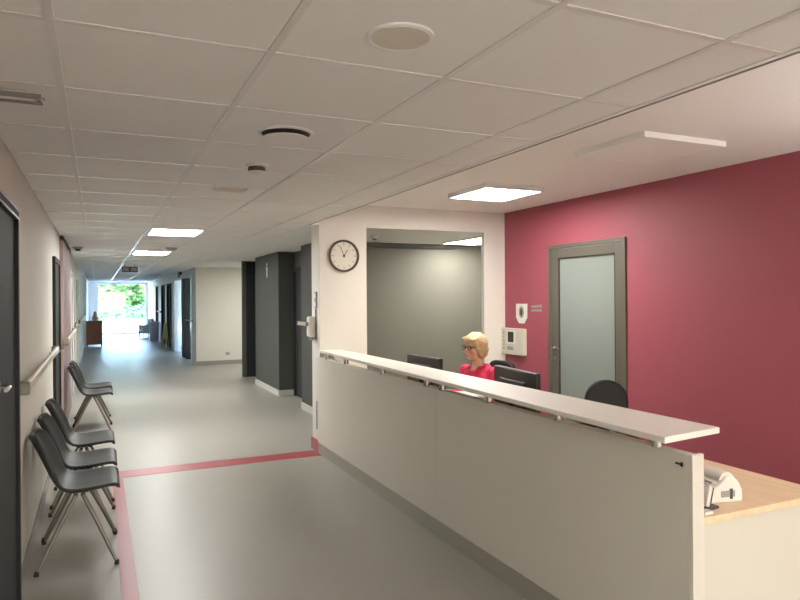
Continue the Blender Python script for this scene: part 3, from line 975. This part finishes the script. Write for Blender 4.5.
office_chair((3.55, 3.83, 0), math.radians(66), 'empty black office chair in front of the frosted glass door', .955)
office_chair((3.20, 5.17, 0), math.radians(4), 'black office chair the pink-shirted person sits on', 1.02, False)

# ------------------------------------------------------------------ seated person (faces -x, local -x is forward)
pr = thing('person', 'seated person with short blond hair, glasses and bright pink shirt', 'person', (3.16, 5.14, -.0), math.radians(16))
pr.scale = (.97, .97, .975)
def remesh(o, vox, it=6):
    md = o.modifiers.new('remesh', 'REMESH')
    md.mode = 'VOXEL'
    md.voxel_size = vox
    md.use_smooth_shade = True
    md = o.modifiers.new('smooth', 'SMOOTH')
    md.factor = .5
    md.iterations = it
HX, HY, HZ = -.075, -.0, 1.185       # head centre
def hp(x, y, z):                       # head space: x forward (towards -x world)
    return (HX - x, HY + y, HZ + z)
b = MB()
# torso and neck
b.ball((0, 0, .56), .16, (.85, 1.05, .75))
b.ball((-.005, 0, .72), .14, (.85, 1.08, 1.1))
b.ball((-.015, 0, .87), .15, (.80, 1.15, .9))
b.ball((-.0, 0, .945), .112, (.68, 1.32, .52))
b.cap((-.005, 0, .96), (-.045, 0, 1.10), .058, .05)
# head
b.ball(hp(-.012, 0, .028), .098, (1.02, .80, .92))
b.ball(hp(.035, 0, -.03), .07, (.82, .86, 1.12))
b.ball(hp(.055, 0, -.088), .032, (.9, 1.0, .7))
b.cap(hp(.088, 0, .012), hp(.112, 0, -.022), .010, .015)
b.ball(hp(.104, .012, -.026), .010)
b.ball(hp(.104, -.012, -.026), .010)
b.cap(hp(.082, -.03, .028), hp(.082, .03, .028), .014, .014)
for s in (-1, 1):
    b.ball(hp(.070, s * .042, -.03), .024)
    b.ball(hp(-.01, s * .08, -.005), .026, (.7, .35, 1.1))
b.cap(hp(.090, -.012, -.058), hp(.090, .012, -.058), .010, .010)
# arms
for s in (-1, 1):
    sh_, el, wr_ = (-.01, s * .175, .955), (-.07, s * .215, .715), (-.30, s * .135, .785)
    b.cap(sh_, el, .05, .042)
    b.cap(el, wr_, .041, .028)
    hc = Vector((-.375, s * .11, .785))
    b.cap(wr_, (-.33, s * .125, .788), .027, .026)
    b.ball((-.355, s * .117, .788), .036, (1.15, 1.0, .42))
    for j in range(4):
        yy = s * (.117 + (j - 1.5) * .0195)
        ln = (.055, .066, .062, .048)[j]
        k0 = Vector((-.392, yy, .790))
        k1 = k0 + Vector((-ln * .5, 0, .004))
        k2 = k1 + Vector((-ln * .4, 0, -.010))
        k3 = k2 + Vector((-ln * .25, 0, -.012))
        b.cap(k0, k1, .0085, .008)
        b.cap(k1, k2, .008, .0075)
        b.cap(k2, k3, .0075, .0065)
    b.cap((-.345, s * .088, .785), (-.375, s * .066, .782), .011, .010)
    b.cap((-.375, s * .066, .782), (-.402, s * .063, .778), .010, .008)
    # legs
    b.cap((-.02, s * .09, .565), (-.40, s * .11, .555), .078, .056)
    b.cap((-.40, s * .11, .555), (-.36, s * .11, .10), .055, .038)
    b.cap((-.36, s * .11, .05), (-.50, s * .12, .035), .038, .03)
body = b.obj('body', 'skin', pr)
remesh(body, .0065, 4)
# shirt
b = MB()
b.ball((0, 0, .56), .17, (.88, 1.08, .78))
b.ball((-.005, 0, .72), .152, (.88, 1.1, 1.1))
b.ball((-.015, 0, .87), .160, (.84, 1.17, .92))
b.ball((.0, 0, .956), .129, (.74, 1.38, .57))
for s in (-1, 1):
    b.cap((-.01, s * .175, .958), (-.07, s * .217, .715), .062, .054)
    b.cap((-.07, s * .217, .715), (-.18, s * .178, .745), .052, .045)
    b.cap((.035, s * .075, 1.00), (-.06, s * .055, .955), .030, .026)   # collar
    b.cap((-.06, s * .058, .962), (-.125, s * .022, .87), .024, .016)
b.cap((.04, -.06, 1.01), (.04, .06, 1.01), .028, .028)
shirt = b.obj('shirt', 'pink', pr)
remesh(shirt, .009, 5)
tx = bpy.data.textures.new('folds', 'CLOUDS')
tx.noise_scale = .12
dp = shirt.modifiers.new('folds', 'DISPLACE')
dp.texture = tx
dp.strength = .008
dp.mid_level = .5
# open neckline skin patch
b = MB()
A_ = [b.bm.verts.new(p) for p in ((-.062, -.040, 1.045), (-.062, .040, 1.045), (-.158, .012, .895), (-.158, -.012, .895))]
B_ = [b.bm.verts.new(p) for p in ((-.03, -.040, 1.03), (-.03, .040, 1.03), (-.12, .012, .885), (-.12, -.012, .885))]
b.bm.faces.new(A_)
b.bm.faces.new(B_[::-1])
for k in range(4):
    b.bm.faces.new((A_[k], B_[k], B_[(k + 1) % 4], A_[(k + 1) % 4]))
nk = b.obj('neckline', 'skin', pr, bev=.004)
# trousers and shoes
b = MB()
for s in (-1, 1):
    b.cap((-.0, s * .09, .565), (-.40, s * .11, .555), .086, .064)
    b.cap((-.40, s * .11, .555), (-.36, s * .11, .13), .062, .05)
trou = b.obj('trousers', 'trouser', pr)
remesh(trou, .012, 3)
for s in (-1, 1):
    sh2 = MB().ball((-.42, s * .115, .045), .05, (2.4, .9, .88)).obj('shoe', 'rubber', pr, smooth=True)
# face parts
for s in (-1, 1):
    MB().ball(hp(.088, s * .032, .008), .010, (.5, 1.2, .7)).obj('eye', 'eye', pr, smooth=True)
MB().cap(hp(.099, -.018, -.058), hp(.099, .018, -.058), .0055, .0055).obj('lips', 'lip', pr, smooth=True)
gl = MB()
for s in (-1, 1):
    n = 24
    ring = [hp(.105 - .10 * abs(math.cos(2 * PI * k / n) * .024) , s * .034 + .026 * math.cos(2 * PI * k / n), .006 + .019 * math.sin(2 * PI * k / n)) for k in range(n + 1)]
    gl.tube(ring, .0032, 6)
    gl.tube([hp(.10, s * .060, .012), hp(.05, s * .078, .014), hp(-.02, s * .086, .010)], .0028, 6)
gl.tube([hp(.108, -.008, .010), hp(.110, 0, .013), hp(.108, .008, .010)], .003, 6)
gl.obj('glasses', 'black', pr, smooth=True)
# hair: layered bob
b = MB()
b.ball(hp(-.020, 0, .045), .118, (1.0, .93, .88))
b.ball(hp(-.050, 0, -.01), .105, (.85, 1.05, 1.0))
for s in (-1, 1):
    b.ball(hp(-.025, s * .072, -.015), .058, (1.0, .62, 1.35))
    b.ball(hp(.030, s * .066, .045), .045, (1.0, .65, 1.0))
b.ball(hp(.058, .02, .085), .05, (.85, 1.5, .58))
b.ball(hp(.062, -.03, .080), .042, (.8, 1.2, .58))
hair = b.obj('hair', 'hair', pr)
remesh(hair, .008, 5)
tx = bpy.data.textures.new('locks', 'CLOUDS')
tx.noise_scale = .035
dp = hair.modifiers.new('locks', 'DISPLACE')
dp.texture = tx
dp.strength = .022
dp.mid_level = .5

# ------------------------------------------------------------------ outdoors beyond the far window
sbox('ground', 'paving', -40, 60, YF + .15, 46, -.25, -.02, label='pale sunlit paving outside the far window')
lw = box('lawn', 'grass', -40, 60, 46, 130, -.25, 0.0)
struct(lw, 'lawn beyond the paving')
def leaf_mass(blobs, n, size, seed):
    rr = random.Random(seed)
    b = MB()
    for c, r, sc in blobs:
        for k in range(n):
            while True:
                v = Vector((rr.uniform(-1, 1), rr.uniform(-1, 1), rr.uniform(-1, 1)))
                if .35 < v.length < 1:
                    break
            p = Vector(c) + Vector((v.x * r * sc[0], v.y * r * sc[1], v.z * r * sc[2]))
            q = Matrix.Rotation(rr.uniform(0, 6.28), 3, 'Z') @ Matrix.Rotation(rr.uniform(-1.2, 1.2), 3, 'X')
            s = size * rr.uniform(.6, 1.3)
            vs_ = [b.bm.verts.new(p + q @ Vector(w_)) for w_ in ((-s * .5, 0, 0), (0, -s * .28, s * .06), (s * .5, 0, 0), (0, s * .28, s * .06))]
            b.bm.faces.new(vs_)
    return b
def tree(x, y, h, r, mt, label, seed):
    t = thing('tree', label, 'tree', (x, y, -.02), group='trees outside the far window')
    b = MB().tube([(0, 0, 0), (.1, 0, h * .3), (.0, .1, h * .7)], [.18, .13, .05], 10)
    rr = random.Random(seed)
    for k in range(5):
        a = rr.uniform(0, 6.28)
        b.tube([(.05, 0, h * (.3 + .06 * k)), (r * .6 * math.cos(a), r * .6 * math.sin(a), h * (.5 + .07 * k))], [.07, .02], 7)
    b.obj('trunk', 'bark', t, smooth=True)
    blobs = [((rr.uniform(-.5, .5) * r, rr.uniform(-.5, .5) * r, h * rr.uniform(.16, .72)), r * rr.uniform(.55, .8), (1, 1, .8)) for k in range(8)]
    leaf_mass(blobs, 800, .50, seed).obj('foliage', mt, t)
    return t
tree(-2.6, 62, 6.0, 1.9, 'leaf_c', 'blue-green tree seen at the left of the far window', 1)
tree(1.6, 64, 6.2, 1.9, 'leaf_a', 'mid-green tree seen at the centre of the far window', 2)
tree(5.6, 61, 6.0, 1.9, 'leaf_b', 'yellow-green tree seen at the right of the far window', 3)
tree(9.8, 66, 8.0, 2.0, 'leaf_a', 'green tree partly hidden by the right edge of the far window', 4)
tree(-6.8, 68, 8.0, 2.0, 'leaf_c', 'green tree partly hidden by the left edge of the far window', 5)
tree(-0.5, 73, 8.0, 2.6, 'leaf_a', 'green tree standing behind the blue-green and mid-green ones', 6)
tree(5.2, 74, 8.0, 2.6, 'leaf_c', 'blue-green tree standing behind the yellow-green one', 7)
for k, (x0, x1, y) in enumerate(((-9.0, 14.0, 55.0),)):
    hd = leaf_mass([((x0 + i * 1.0, y, .55), .75, (1, .8, .85)) for i in range(int(x1 - x0))], 420, .22, 20 + k).obj('hedge', 'leaf_c')
    tag(hd, 'low clipped hedge beyond the paving outside the far window', 'hedge')
for k, (x, y) in enumerate(((9.5, 18.0), (10.5, 24.5))):
    tree(x, y, 5.5, 2.2, ('leaf_a', 'leaf_b')[k], ('tree outside the side room near the glazed corridor doors', 'yellow-green tree outside the side room past the glazed doors')[k], 40 + k)
struct(box('ground_back', 'paving', -40, 40, -50, YB - .2, -.25, -.05))
struct(box('ground_side', 'paving', 7.3, 60, 5, YF + .15, -.25, -.02))
bpy.context.view_layer.update()
